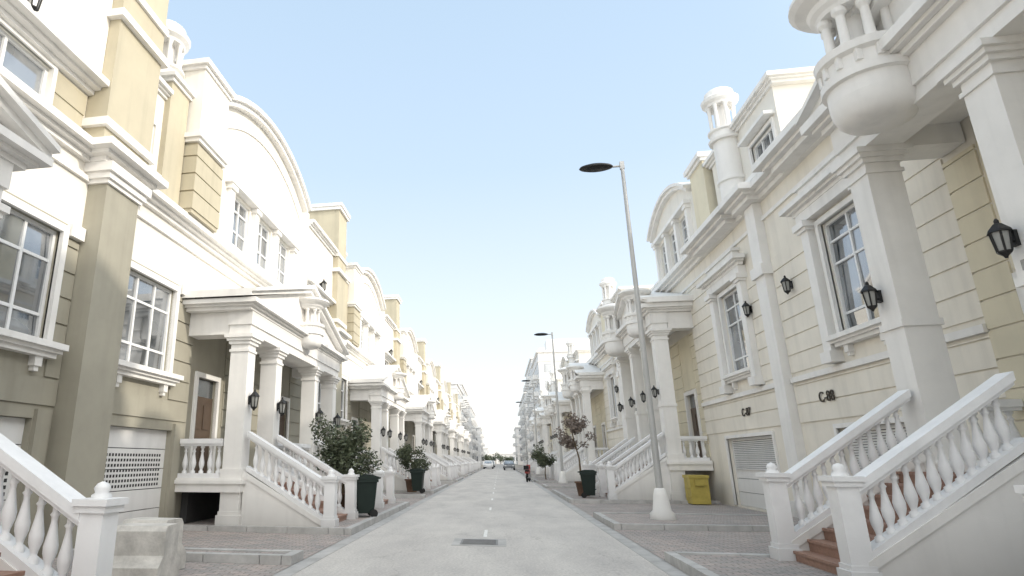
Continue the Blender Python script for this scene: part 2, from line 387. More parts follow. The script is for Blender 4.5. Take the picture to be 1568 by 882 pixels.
# ------------------------------------------------------------ left house
def left_unit(yE=11.9, yS=-4.6):
    u = Unit()
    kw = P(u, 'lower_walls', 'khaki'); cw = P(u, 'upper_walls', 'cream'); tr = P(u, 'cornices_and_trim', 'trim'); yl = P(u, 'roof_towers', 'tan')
    DK = 1.12
    ga = [(-3.35, -.95, .1, 2.15), (.95, 3.35, .1, 2.15)]
    wi = [(-3.0, -1.0, 3.35, 5.3), (.86, 2.86, 3.35, 5.3)]
    do = [(4.3, 5.4, DK, 3.5), (9.9, 11.0, DK, 3.5)]
    kw.wall(0, 1, yS, yE, 0, 5.5, ga+wi+do)
    cw.box(-.3, .003, yS, yE, 5.5, 6.9)
    P(u, 'rear_block', 'cream').box(-8, -.3, yS, yE, 0, 9.3)
    tr.box(-.1, .12, yS, -3.22, 5.3, 5.52)
    for a, b in ((-.85, -.52), (.52, .72), (3.02, 3.6)): tr.box(-.1, .12, a, b, 5.28, 5.52)
    for a, b in ((yS, -3.15), (-.86, -.52), (.52, .72), (3.02, 3.9), (5.8, 9.6), (11.1, yE)):
        if b > a: courses(kw, a, b, 2.35, 5.25)
    for a, b in ((-3.15, -.86), (.72, 3.02)): courses(kw, a, b, 2.35, 2.86)
    for g in ga:
        garage(u, g[0], g[1], g[3], 'holes'); kw.box(-.02, .07, g[0]-.35, g[0]-.02, 0, 2.3); kw.box(-.02, .07, g[1]+.02, g[1]+.33, 0, 2.3)
    for w in wi:
        window(u, *w, nv=3, rows=(.24, .72)); architrave(tr, *w); sill(tr, w[0], w[1], w[2])
    for o in do:
        b = P(u, 'front_doors', 'wood'); b.box(-.14, -.08, o[0], o[1], o[2], o[3]-.45)
        for q in (0, 1):
            for zz in (1.45, 2.25): b.box(-.08, -.06, o[0]+.12+q*.5, o[0]+.48+q*.5, zz, zz+.6)
        P(u, 'front_doors_transom', 'glass').box(-.14, -.1, o[0], o[1], o[3]-.45, o[3])
        architrave(tr, *o, w=.12, t=.06)
    tr.box(-.05, .07, yS, yE, 6.45, 6.55)
    cornice(tr, yS, yE, 6.8, .34, 0, .34)
    kw.box(-.02, .40, -.5, .5, 0, 6.42)
    for (a, c, p) in ((6.42, 6.5, .05), (6.5, 6.62, .1), (6.62, 6.8, .16)): tr.box(-.02, .40+p, -.5-p, .5+p, a, c)
    cornice(tr, -.55, .55, 6.802, .345, .3, .42, True, .3)
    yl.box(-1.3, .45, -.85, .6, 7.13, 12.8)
    for z, p in ((7.4, .09), (9.75, .12), (10.5, .06)):
        tr.box(-1.3-p, .45+p, -.85-p, .6+p, z, z+.16)
    tr.box(-1.4, .55, -.95, .70, 12.8, 12.95); tr.box(-1.46, .61, -1.01, .76, 12.95, 13.1)
    uw = (-3.6, -1.8, 7.28, 8.0)
    cw.wall(0, 1, yS, -.86, 7.1, 8.08, [uw]); window(u, *uw, nv=2, rows=()); architrave(tr, *uw, w=.09, t=.05)
    cornice(tr, yS, -.86, 8.08, .3, 0, .42)
    cw.box(-.3, .22, yS, -.86, 8.38, 10.5); cornice(tr, yS, -.86, 10.5, .3, .22, .25)
    courses(yl, -1.7, -.9, 7.15, 8.05)
    lantern(u, .24, -2.8, 8.52, 1.0)
    w2 = (.85, 1.4, 7.6, 8.8)
    cw.wall(-.02, 1, .6, 1.62, 7.1, 9.6, [w2]); window(u, .85, 1.4, 7.6, 8.8, nv=1, rows=(.5,)); cornice(tr, .6, 1.62, 9.6, .25, -.02, .2)
    tr.box(-.05, .2, .75, 1.5, 7.45, 7.58); cw.box(-1, -.3, .6, 1.62, 7.1, 9.6)
    yl.box(-1.0, .12, 1.62, 2.42, 7.1, 10.1)
    for z, p in ((10.1, .05), (10.2, .12)): tr.box(-1.0-p, .12+p, 1.62-p, 2.42+p, z, z+.1)
    rotunda(P(u, 'rooftop_rotunda', 'trim'), -.42, 2.02, 10.3, .46, .7)
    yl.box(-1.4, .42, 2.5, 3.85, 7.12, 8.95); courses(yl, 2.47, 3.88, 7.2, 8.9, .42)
    z = 7.2
    while z < 8.85:
        yl.box(-1.4, .44, 2.465, 2.52, z+.02, min(z+.46, 8.9)-.02); z += .46
    cw.box(-1.4, .45, 2.48, 3.87, 9.15, 11.0)
    tr.box(-1.45, .50, 2.42, 3.9, 8.95, 9.05); tr.box(-1.5, .56, 2.36, 3.92, 9.05, 9.17)
    tr.box(-1.45, .50, 2.42, 3.9, 11.0, 11.1); tr.box(-1.5, .58, 2.34, 3.95, 11.1, 11.24)
    y0, y1 = 3.86, 11.5
    bw = [(5.3, 6.5, 7.35, 8.9), (7.1, 8.3, 7.35, 8.9), (8.9, 10.1, 7.35, 8.9)]
    cw.wall(.1, 1, y0, y1, 7.1, 9.1, bw)
    for w in bw:
        window(u, *w, d=-.02, nv=2, rows=(.35, .75)); tr.box(.05, .22, w[0]-.1, w[1]+.1, 7.2, 7.33)
    for y in (5.0, 6.8, 8.6, 10.4):
        tr.box(.08, .24, y-.14, y+.14, 7.2, 8.85); tr.box(.08, .30, y-.2, y+.2, 8.85, 9.0)
    tr.box(.06, .34, 4.7, 10.7, 9.0, 9.2)
    pts = [(y0, 9.1), (y1, 9.1)] + list(reversed(arc_pts(y0, y1, 10.9, 1.15)))
    cw.prism(pts, 'x', -1.4, .1)
    arc_band(tr, y0, y1, 10.9, 1.15, -.02, .13, -1.42, .30); arc_band(tr, y0, y1, 10.9, 1.15, .13, .27, -1.45, .42)
    arc_band(tr, y0+.4, y1-.4, 10.5, 1.08, -.1, .0, .08, .15)
    cw.box(-6, -1.4, y0, y1, 9.3, 10.9)
    cw.box(-1.4, -.3, y0, y1, 7.1, 9.1)
    tr.box(-1.5, .35, y1-.15, y1+.05, 7.12, 10.85)
    if yE > 11.52:
        cw.box(-.9, -.0, 11.56, yE, 7.12, 9.3)
    P(u, 'roof_parapet', 'cream').box(-8, -.9, yS, yE, 9.3, 9.6)
    # porch
    dk = P(u, 'porch_deck', 'trim'); pc = P(u, 'porch_columns', 'trim'); pr = P(u, 'porch_roof', 'trim')
    dk.box(.03, 1.62, 3.6, 11.8, DK-.3, DK); dk.box(.05, 1.68, 3.55, 11.85, DK-.12, DK-.04)
    P(u, 'undercroft_shade', 'dark').box(.04, .2, 4.0, 11.4, .1, DK-.3)  # dark panel, the shade under the open deck put into its colour
    cols = [3.9, 5.8, 9.3, 11.5]
    for y in cols:
        column(pc, 1.35, y, .12, 4.4, .44); lantern(u, 1.57, y, 2.85, .9)
        pc.box(1.09, 1.61, y-.26, y+.26, DK-.05, DK+.2)
    pr.box(1.08, 1.62, 3.62, 11.78, 4.4, 4.62); pr.box(1.05, 1.66, 3.58, 11.82, 4.62, 4.95)
    for y in (3.9, 11.5): pr.box(.02, 1.06, y-.25, y+.25, 4.4, 4.945)
    pr.box(.02, 1.1, 4.1, 11.3, 4.72, 4.9)
    cornice(pr, 3.5, 11.9, 4.95, .26, 1.6, .28, True, 1.58)
    pr.prism([(3.25, 5.2), (12.15, 5.2), (7.7, 6.52)], 'x', .02, 1.6)
    for (a, b2) in (((3.15, 5.21), (7.7, 6.5)), ((12.25, 5.21), (7.7, 6.5))):
        pr.prism([a, b2, (b2[0], b2[1]+.14), (a[0], a[1]+.1)], 'x', .02, 1.78)
        pr.prism([(a[0], a[1]+.1), (b2[0], b2[1]+.14), (b2[0], b2[1]+.26), (a[0], a[1]+.18)], 'x', .02, 1.9)
    bowl(u, 1.72, 7.7, 4.75, .62, .95)
    stairs(u, 3.9, 5.8, 3.55, 1.6, DK, .20, 10, 1.04)
    stairs(u, 9.4, 11.5, 3.55, 1.6, DK, .20, 10, 1.04)
    r = P(u, 'balustrade', 'rail')
    rail_flat(r, 'x', 3.75, .08, 1.1, DK); rail_flat(r, 'x', 11.65, .08, 1.1, DK); rail_flat(r, 'y', 1.4, 6.1, 9.0, DK)
    return u

# ------------------------------------------------------------ right house
def right_unit():
    u = Unit(); yS, yE = -10.5, 10.5
    w = P(u, 'lower_walls', 'creamR'); cw = P(u, 'upper_walls', 'cream'); tr = P(u, 'cornices_and_trim', 'trim'); yl = P(u, 'roof_towers', 'yellow')
    ga = [(-5.0, -2.0, .1, 2.2), (1.4, 5.0, .1, 2.2)]
    wi = [(-4.7, -3.0, 4.15, 6.75), (1.95, 3.65, 4.15, 6.75)]
    do = [(-9.0, -7.8, 1.5, 4.0), (7.6, 8.8, 1.5, 4.0)]
    w.wall(0, 1, yS, yE, 0, 8.5, ga+wi+do)
    P(u, 'rear_block', 'creamR').box(-8, -.3, yS, yE, 0, 8.9)
    for a, b in ((-6.9, -5.15), (-2.55, -.35), (.35, 1.5), (4.1, 6.9)): courses(w, a, b, 3.65, 8.0 if a < -6 or a > 4 else 6.8)
    for a, b in ((yS, -9.2), (-7.6, -6.9), (6.9, 7.4), (9.0, yE)): courses(P(u, 'porch_walls', 'yellow'), a, b, 1.6, 6.3)
    P(u, 'porch_walls', 'yellow').box(-.02, .02, -9.15, -7.65, 4.2, 6.3); P(u, 'porch_walls', 'yellow').box(-.02, .02, 7.45, 8.95, 4.2, 6.3)
    for o in do:
        b = P(u, 'front_doors', 'wood'); b.box(-.14, -.08, o[0], o[1], o[2], o[3]-.5)
        for q in (0, 1):
            for zz in (1.75, 2.6): b.box(-.08, -.06, o[0]+.12+q*.54, o[0]+.52+q*.54, zz, zz+.65)
        P(u, 'front_doors_transom', 'glass').box(-.14, -.1, o[0], o[1], o[3]-.5, o[3])
        architrave(tr, *o, w=.14, t=.07)
    for a, b in ((-6.9, -.35), (.35, 6.9)): tr.box(-.02, .08, a, b, 3.42, 3.55); courses(w, a, b, 2.4, 3.38)
    for g in ga:
        garage(u, g[0], g[1], g[3], 'louvre'); architrave(tr, *g, w=.1, t=.05)
    for q in wi:
        window(u, *q, nv=2, rows=(.18, .62, .82))
        architrave(tr, *q, w=.12); sill(tr, q[0]+.05, q[1]-.05, q[2])
        for y in (q[0]-.38, q[1]+.38):
            tr.box(-.02, .2, y-.16, y+.16, 3.85, 6.72); tr.box(-.02, .27, y-.22, y+.22, 3.6, 3.85)
            tr.box(-.02, .26, y-.21, y+.21, 6.72, 6.8); tr.box(-.02, .32, y-.26, y+.26, 6.8, 6.95)
        tr.box(-.02, .22, q[0]-.6, q[1]+.6, 6.95, 7.2)
        cornice(tr, q[0]-.62, q[1]+.62, 7.2, .3, .15, .28, True)
        tr.box(-.02, .2, q[0]-.3, q[1]+.3, 7.5, 7.75); tr.box(-.02, .26, q[0]-.4, q[1]+.4, 7.75, 7.83)
    tr.box(-.02, .22, -.3, .3, 0, 6.4); tr.box(-.02, .30, -.38, .38, 0, .5); tr.box(-.02, .3, -.38, .38, 6.4, 6.7); tr.box(-.02, .22, -.3, .3, 6.7, 8.5)
    for y in (-1.25, 1.35): lantern(u, .03, y, 5.8, .9)
    cornice(tr, yS, yE, 8.5, .42, 0, .45)
    for a, b in ((-5.4, -2.3), (-.45, .45), (1.3, 4.3)): cornice(tr, a, b, 8.51, .43, .3, .45, True, .3)
    tr.box(-.02, .06, yS, yE, 7.95, 8.05)
    cw.box(-.5, -.02, yS, -1.9, 8.9, 9.35); tr.box(-.55, .03, yS, -1.9, 9.35, 9.45)
    uw = (-1.6, -.15, 9.12, 10.3)
    cw.wall(-.1, 1, -1.9, 2.9, 8.92, 11.2, [uw]); window(u, *uw, d=-.22, nv=3, rows=(.5,)); architrave(tr, *uw, d=-.1, w=.1, t=.06)
    cw.box(-6.5, -.4, -1.9, 2.9, 8.9, 11.2); cw.box(-.4, -.1, -1.9, -1.88, 8.9, 11.2)
    tr.box(-.15, .38, -1.8, .0, 8.96, 9.1)
    tr.box(-.15, .18, -1.8, .05, 10.45, 10.55)
    cornice(tr, -2.0, 2.95, 11.2, .3, -.1, .22, True, 6.3)
    rt = P(u, 'rooftop_rotunda', 'trim')
    rt.lathe(.1, .95, 8.9, [(.38,0),(.38,2.2)], 20); rt.hard_lathe(.1, .95, 9.7, [(.38,0),(.44,.03),(.44,.12),(.38,.15)], 20); rotunda(rt, .1, .95, 11.1, .44, .85)
    yl.box(-2.0, .12, 3.1, 4.5, 8.9, 11.6); tr.box(-2.1, .2, 3.02, 4.58, 11.6, 11.72); tr.box(-2.15, .28, 2.96, 4.64, 11.72, 11.9)
    y0, y1 = 4.7, 10.4
    bw = [(5.5, 6.6, 9.3, 10.7), (7.0, 8.1, 9.3, 10.7), (8.5, 9.6, 9.3, 10.7)]
    cw.wall(.05, 1, y0, y1, 8.9, 10.95, bw)
    for q in bw: window(u, *q, d=-.08, nv=2, rows=(.4, .75))
    for y in (5.25, 6.8, 8.3, 9.85): tr.box(.03, .2, y-.13, y+.13, 9.1, 10.7); tr.box(.03, .26, y-.18, y+.18, 10.7, 10.85)
    tr.box(.03, .3, 5.0, 10.1, 10.85, 11.0)
    pts = [(y0, 10.95), (y1, 10.95)] + list(reversed(arc_pts(y0, y1, 11.2, .9)))
    cw.prism(pts, 'x', -1.2, .05); cw.box(-6, -.25, y0, y1, 8.9, 10.94)
    arc_band(tr, y0, y1, 11.2, .9, -.02, .12, -1.22, .25); arc_band(tr, y0, y1, 11.2, .9, .12, .24, -1.25, .36)
    dk = P(u, 'porch_deck', 'trim'); pc = P(u, 'porch_columns', 'trim'); pr = P(u, 'porch_roof', 'trim')
    r = P(u, 'balustrade', 'rail')
    for sg in (-1, 1):
        cA, cB = (7.2, 9.85) if sg < 0 else (7.0, 8.9)
        sA, sB = (7.2, 9.1) if sg < 0 else (7.0, 8.9)
        def Y(a, b): return (min(sg*a, sg*b), max(sg*a, sg*b))
        a0, b0 = Y(cA-.3, 10.5)
        dk.box(.03, 1.52, a0, b0, 1.15, 1.5); dk.box(.05, 1.58, a0-(.05 if sg > 0 else 0), b0+(.05 if sg < 0 else 0), 1.36, 1.46)
        for c in (cA, cB):
            y = sg*c
            column(pc, 1.25, y, .12, 6.4, .5); pc.box(.96, 1.54, y-.29, y+.29, 1.45, 1.75); pc.box(.97, 1.53, y-.28, y+.28, 3.45, 3.55)
            lantern(u, 1.52, y+(.12 if sg < 0 else 0), 4.0, .88)
        P(u, 'number_plaques', 'plate').box(1.49, 1.515, sg*cB-.12, sg*cB+.14, 3.62, 3.74)
        pr.box(.97, 1.52, a0, b0, 6.4, 6.62); pr.box(.94, 1.57, a0-(.04 if sg > 0 else 0), b0+(.04 if sg < 0 else 0), 6.62, 7.05)
        e0, e1 = Y(cA-.28, cA+.28); pr.box(.02, .95, e0, e1, 6.4, 7.04)
        pr.box(.02, .97, a0+.1, b0-.1, 6.75, 6.95)
        for (h0, h1, q) in ((7.05, 7.14, .1), (7.14, 7.2, .2), (7.2, 7.36, .32)):
            f0, f1 = Y(cA-.3-q, 10.5); pr.box(.02, 1.57+q, f0, f1, h0, h1)
        A = (sg*(cA-.75), 7.37); B = (sg*10.5, 8.6)
        pr.prism([A, (sg*10.5, 7.36), (sg*10.5, 8.61)], 'x', .02, 1.5)
        pr.prism([A, B, (B[0], B[1]+.16), (A[0], A[1]+.12)], 'x', .02, 1.72)
        pr.prism([(A[0], A[1]+.12), (B[0], B[1]+.16), (B[0], B[1]+.3), (A[0], A[1]+.2)], 'x', .02, 1.88)
        bowl(u, 1.75, sg*(8.42 if sg < 0 else 7.95), 6.33, 1.0 if sg < 0 else .8)
        s0, s1 = Y(sA, sB)
        stairs(u, s0, s1, 3.5, 1.5, 1.5, .38, 12)
        rail_flat(r, 'x', sg*(cA-.1), .08, 1.0, 1.5)
        g0, g1 = Y(cB+.3, 10.5); rail_flat(r, 'y', 1.3, g0, g1, 1.5)
    return u

def realize(u, sgn):
    return [(k[0], b.mesh(k[0], M[k[1]], sgn)) for k, b in u.b.items()]
def place(parts, name, loc):
    e = empty(name, loc)
    for n, me in parts: obj(n, me, e)
    return e

LX, RX = -7.3, 7.6
Lp = realize(left_unit(), 1); Lprev = realize(left_unit(yE=11.05), 1); Rp = realize(right_unit(), -1)
place(Lprev, 'townhouse', (LX, 9.6-15.7, 0))
for k in range(0, 7): place(Lp, 'townhouse', (LX, 9.6+16.5*k, 0))
rh = []
for k in range(-1, 5): rh.append(place(Rp, 'townhouse', (RX, 17.5+21*k, 0)))
def wall_text(txt, par, y, z, size=.34):
    c = bpy.data.curves.new('house_number', 'FONT'); c.body = txt; c.size = size; c.extrude = .01; c.offset = .002; c.align_x = 'CENTER'
    c.materials.append(M['text'])
    o = obj('house_number', c, par); o.location = (-.06, y, z)
    o.rotation_euler = (math.radians(90), 0, math.radians(-90))
wall_text('C-87', rh[1], 2.9, 2.82); wall_text('C-88', rh[1], -1.9, 2.82)

# ------------------------------------------------------------ ground
def plane(name, pts, m):
    me = bpy.data.meshes.new(name); me.from_pydata(pts, [], [(0, 1, 2, 3)]); me.materials.append(m); return obj(name, me)
plane('ground', [(-3000,-300,-.02),(3000,-300,-.02),(3000,6000,-.02),(-3000,6000,-.02)], M['sand'])
KL, KR = -3.1, 2.45
plane('road', [(KL,-30,0),(KR,-30,0),(KR,262,0),(KL,262,0)], M['road'])
g = MB()
for x0, x1 in ((KL, KL+.25), (KR-.25, KR)):
    y = -20
    while y < 160: g.box(x0, x1, y, y+1.99, -.02, .006); y += 2
obj('road_gutter', g.mesh('road_gutter', M['conc']))
dl = MB(); y = 15.2
dl.box(-.40, -.33, 13.3, 14.6, .002, .005)
while y < 240:
    y += 5.0
    dl.box(-.40, -.33, y, y+1.2, .002, .005)
obj('road_centre_line', dl.mesh('road_centre_line', M['paint']))
pv = MB(); kb = MB()
def kerb_run(ax, c, a0, a1, h=.14):
    a = a0
    while a < a1-.05:
        b = min(a+.9, a1)
        if ax == 'y': kb.box(c-.075, c+.075, a+.006, b-.006, -.02, h+R.uniform(-.004, .004))
        else: kb.box(a+.006, b-.006, c-.075, c+.075, -.02, h+R.uniform(-.004, .004))
        a = b
def raised(side, y0, y1):
    if side < 0: pv.box(LX-.3, KL-.15, y0+.15, y1-.15, -.02, .12); kerb_run('y', KL-.08, y0, y1); kerb_run('x', y0+.075, LX+.1, KL-.16); kerb_run('x', y1-.075, LX+.1, KL-.16)
    else: pv.box(KR+.15, RX+.3, y0+.15, y1-.15, -.02, .12); kerb_run('y', KR+.08, y0, y1); kerb_run('x', y0+.075, KR+.16, RX-.1); kerb_run('x', y1-.075, KR+.16, RX-.1)
plane('brick_driveway', [(LX-.2,-25,.04),(KL,-25,.012),(KL,140,.012),(LX-.2,140,.04)], M['brick'])
plane('brick_driveway', [(KR,-25,.012),(RX+.2,-25,.04),(RX+.2,140,.04),(KR,140,.012)], M['brick'])
raised(-1, -6.1+3.5, -6.1+12.0)
for k in range(0, 7):
    o = 9.6+16.5*k
    raised(-1, o-.35, o+.25); raised(-1, o+3.45, o+12.0)
for k in range(-1, 5):
    o = 17.5+21*k
    raised(1, o-2.5, o+.7); raised(1, o+6.3, o+14.2)
obj('pavement', pv.mesh('pavement', M['brick'])); obj('kerb', kb.mesh('kerb', M['kerb']))
mh = MB(); mh.box(-.95, .05, 11.9, 12.95, .001, .007)
e = empty('manhole_cover', (0, 0, 0)); obj('concrete_surround', mh.mesh('concrete_surround', M['conc']), e)
m2 = MB(); m2.box(-.8, -.1, 12.05, 12.8, .008, .014)
for i in range(6): m2.box(-.76, -.14, 12.1+i*.115, 12.15+i*.115, .0145, .022)
obj('iron_lid', m2.mesh('iron_lid', mat('worn_iron', (.22,.215,.21), .6, .2, 8, .2)), e)

# ------------------------------------------------------------ street lamps
def lamp_parts():
    b = MB(); c = MB(); h = MB()
    c.lathe(0, 0, 0, [(.30,0),(.30,.12),(.22,.2),(.17,.55),(.13,.7),(.10,.72)], 14)
    b.lathe(0, 0, .5, [(.085,0),(.08,1.2),(.07,4),(.05,9.1),(.05,9.15)], 12)
    b.tube((0.05, 0, 9.55), (-.35, 0, 9.55), .035, .03, 8)
    b.box(-.06, .06, -.05, .05, 9.45, 9.68)
    prof = [(0.02,-.05),(.7,-.055),(.95,-.02),(1,0),(.93,.04),(.6,.09),(.02,.11)]
    h.lathe(0, 0, 0, prof, 24)
    h.v = [(-.72+v[0]*.48, v[1]*.24, 9.55+v[2]) for v in h.v]
    return [('pole', b.mesh('pole', M['pole'])), ('base', c.mesh('base', M['trim'])), ('lamp_head', h.mesh('lamp_head', M['metal']))]
lp = lamp_parts()
for y in (16.6, 41, 66, 91): place(lp, 'street_lamp', (3.88, y, .12))

# ------------------------------------------------------------ bins, blocks, boxes
def bin_parts():
    b = MB(); w = MB()
    def ring(sx, sy, z): return [(-sx,-sy,z),(sx,-sy,z),(sx,sy,z),(-sx,sy,z)]
    vs = ring(.2,.23,.1)+ring(.27,.31,.85)+ring(.30,.34,.85)+ring(.30,.34,.92)
    fs = [(3,2,1,0)]
    for a in range(3):
        for i in range(4): fs.append((a*4+i, a*4+(i+1)%4, a*4+4+(i+1)%4, a*4+4+i))
    fs.append((12,13,14,15)); b.add(vs, fs)
    b.prism([(-.33,.925),(.33,.925),(.31,.98),(.15,1.03),(-.2,1.03),(-.32,.97)], 'y', -.33, .33)
    b.tube((.36,-.25,.95), (.36,.25,.95), .02, .02, 6); b.box(.28,.36,-.22,-.18,.93,.97); b.box(.28,.36,.18,.22,.93,.97)
    for z in (.3,.55): b.box(-.255,-.22,-.2,.2,z,z+.03)
    for y in (-.27, .21): w.tube((.2,y,.1),(.2,y+.06,.1),.1,.1,14)
    return [('body', b.mesh('body', M['bin'])), ('wheels', w.mesh('wheels', M['rubber']))]
bp_ = bin_parts()
for (x, y, a) in ((-3.45, 15.95, 20), (-3.6, 27.6, 0), (3.35, 25.3, 170)):
    e = place(bp_, 'wheelie_bin', (x, y, .12)); e.rotation_euler = (0, 0, math.radians(a))
cb = MB()
cb.prism([(-.36,0),(.36,0),(.36,.22),(.22,.34),(.22,.62),(.17,.68),(-.17,.68),(-.22,.62),(-.22,.34),(-.36,.22)], 'x', -.34, .34)
cbm = cb.mesh('barrier_block', M['block'])
for (x, y, a) in ((-4.5, 7.6, 8), (-4.85, 8.35, -4)):
    e = empty('concrete_barrier', (x, y, .03)); e.rotation_euler = (0, 0, math.radians(a)); obj('barrier_block', cbm, e)
yb = MB(); yb.box(-.3,.3,-.35,.35,0,.85); yb.box(-.33,.33,-.38,.38,.85,.95)
for z in (.2,.5): yb.box(-.32,-.3,-.3,.3,z,z+.05)
yb.box(-.15,.15,-.42,-.38,.6,.8)
e = empty('yellow_grit_box', (6.75, 23.6, .06)); obj('box_body', yb.mesh('box_body', M['yel']), e)
pb = MB(); pb.lathe(0,0,0,[(.22,0),(.30,.5),(.34,.5),(.34,.56),(.28,.56),(.27,.48)],14)

# ------------------------------------------------------------ trees
def leaves(b, c, rad, n, size, rr):
    for i in range(n):
        d = Vector((rr.gauss(0,1), rr.gauss(0,1), rr.gauss(0,1)))
        if d.length < .01: continue
        d.normalize(); p = Vector(c) + d*rad*rr.random()**.45
        a = Vector((rr.gauss(0,1), rr.gauss(0,1), rr.gauss(0,.7))).normalized(); q = a.cross(Vector((rr.gauss(0,1), rr.gauss(0,1), rr.gauss(0,1)))).normalized()
        s = size*rr.uniform(.6, 1.4)
        b.add([tuple(p-a*s), tuple(p+q*s*.4), tuple(p+a*s), tuple(p-q*s*.4)], [(0,1,2,3)])
def tree(name, loc, h, spread, nleaf, lsize, lm, seed, pot=None, trunk=.05, lean=0.0, crown0=.35):
    rr = random.Random(seed); t = MB(); lf = MB(); e = empty(name, loc); z0 = .45 if pot else 0
    pts = [Vector((0,0,z0-.05))]; n = 5
    for i in range(1, n+1): pts.append(Vector((lean*i/n+rr.uniform(-.05,.05), rr.uniform(-.05,.05), z0+(h*.75-z0)*i/n)))
    for i in range(n): t.tube(pts[i], pts[i+1], trunk*(1-i*.15), trunk*(1-(i+1)*.15), 7)
    for i in range(16):
        f = rr.uniform(crown0, 1); k = min(n-1, int(f*n)); base = pts[k].lerp(pts[k+1], f*n-k)
        a = rr.uniform(0, 6.28); L = spread*rr.uniform(.45, 1.0)*(1.15-.5*f)
        end = base+Vector((math.cos(a)*L, math.sin(a)*L, L*rr.uniform(.15, .9)))
        mid = base.lerp(end, .5)+Vector((0,0,-.04))
        t.tube(base, mid, trunk*.35, trunk*.22, 5); t.tube(mid, end, trunk*.22, trunk*.08, 5)
        leaves(lf, end, spread*rr.uniform(.22,.40), nleaf//22, lsize, rr); leaves(lf, mid, spread*.25, nleaf//40, lsize, rr)
    obj('trunk_and_limbs', t.mesh('trunk', M['bark']), e); obj('foliage', lf.mesh('foliage', lm), e)
    if pot: obj('pot', pb.mesh('pot', M['brown']), e)
tree('potted_tree', (-4.15, 16.5, .12), 2.55, 1.15, 4600, .055, M['leaf'], 3, pot=1, crown0=.3)
tree('potted_tree', (-4.0, 28.6, .12), 2.3, .9, 3000, .06, M['leaf'], 5, pot=1, crown0=.25)
tree('dry_tree', (3.3, 26.6, .12), 4.0, .75, 1900, .06, M['dry'], 11, pot=1, lean=-.3, crown0=.5)
tree('street_tree', (3.4, 49, .12), 3.0, 1.0, 1800, .09, M['leaf'], 14, crown0=.4)
e = empty('distant_trees', (0, 0, 0)); lf = MB(); rr = random.Random(4); tk = MB()
for i in range(22):
    x = rr.uniform(-20, 20); y = rr.uniform(262, 272); hh = rr.uniform(2.5, 5)
    tk.tube((x,y,0),(x,y,hh*.6),.15,.08,6)
    for j in range(5): leaves(lf, (x+rr.uniform(-1,1), y+rr.uniform(-1,1), hh*rr.uniform(.4,.9)), 1.2, 60, .3, rr)
obj('foliage', lf.mesh('foliage', M['leaf']), e); obj('trunks', tk.mesh('trunks', M['bark']), e)

# ------------------------------------------------------------ parked cars (far)
def car_parts(paint):
    b = MB(); gl = MB(); w = MB(); lt = MB()
    side = [(-2.2,.35),(-2.25,.62),(-2.15,.85),(-1.55,.92),(-.95,1.38),(-.1,1.46),(.75,1.42),(1.5,.98),(2.15,.92),(2.22,.6),(2.18,.3)]
    b.prism(side[:4]+[(1.5,.98)]+side[8:], 'x', -.86, .86)
    top = [(-1.55,.92),(-.95,1.38),(-.1,1.46),(.75,1.42),(1.5,.98)]
    vs = []
    for s in (-1, 1):
        for (yy, zz) in top: vs.append((s*(.86 if zz < 1.1 else .66), yy, zz))
    b.add(vs, [(0,1,6,5),(1,2,7,6),(2,3,8,7),(3,4,9,8),(0,1,2,3,4),(9,8,7,6,5)])
    for s in (-1, 1):
        gl.add([(s*.855,-1.35,.97),(s*.70,-.92,1.33),(s*.69,-.15,1.39),(s*.855,-.15,.98)], [(0,1,2,3)])
        gl.add([(s*.855,-.05,.98),(s*.69,-.05,1.39),(s*.70,.68,1.36),(s*.855,1.25,1.0)], [(0,1,2,3)])
    gl.add([(-.72,-1.56,.99),(.72,-1.56,.99),(.6,-1.05,1.36),(-.6,-1.05,1.36)], [(0,1,2,3)])
    for yy in (-1.35, 1.35):
        for s in (-1, 1): w.tube((s*.66,yy,.33),(s*.89,yy,.33),.33,.33,18); lt.tube((s*.885,yy,.33),(s*.90,yy,.33),.2,.2,12)
    for s in (-1, 1): lt.box(s*.62-.15, s*.62+.15, -2.265, -2.2, .62, .76)
    return [('body', b.mesh('body', paint)), ('windows', gl.mesh('windows', M['glass'])), ('tyres', w.mesh('tyres', M['rubber'])), ('hubs_and_lights', lt.mesh('hubs', M['chrome']))]
cw_, cg_ = car_parts(M['carw']), car_parts(M['carg'])
for (p, x, y) in ((cw_, -2.1, 118), (cg_, -2.1, 131), (cg_, 1.5, 104), (cw_, 1.5, 125), (cw_, -2.0, 150)): place(p, 'parked_car', (x, y, 0))

# ------------------------------------------------------------ motorcycle
e = empty('parked_motorcycle', (2.0, 47, 0)); e.rotation_euler = (0, 0, math.radians(80))
w = MB()
def torus(b, cx, cz, Rr, r, seg=20, s2=8):
    vs = []; fs = []
    for i in range(seg):
        a = 2*math.pi*i/seg
        for j in range(s2):
            c = 2*math.pi*j/s2
            vs.append((cx+(Rr+r*math.cos(c))*math.cos(a), r*math.sin(c), cz+(Rr+r*math.cos(c))*math.sin(a)))
    for i in range(seg):
        for j in range(s2): fs.append((i*s2+j, ((i+1)%seg)*s2+j, ((i+1)%seg)*s2+(j+1)%s2, i*s2+(j+1)%s2))
    b.add(vs, fs, True)
for cx in (-.62, .62): torus(w, cx, .3, .25, .055)
obj('tyres', w.mesh('tyres', M['rubber']), e)
m = MB()
for cx in (-.62, .62):
    m.tube((cx,-.06,.3),(cx,.06,.3),.05,.05,10)
    for k in range(6): a = k*math.pi/3; m.tube((cx,0,.3),(cx+.24*math.cos(a),0,.3+.24*math.sin(a)),.012,.012,4)
for s in (-.09,.09): m.tube((.62,s,.3),(.42,s,.95),.025,.025,8); m.tube((-.62,s,.3),(-.1,s,.38),.025,.025,6)
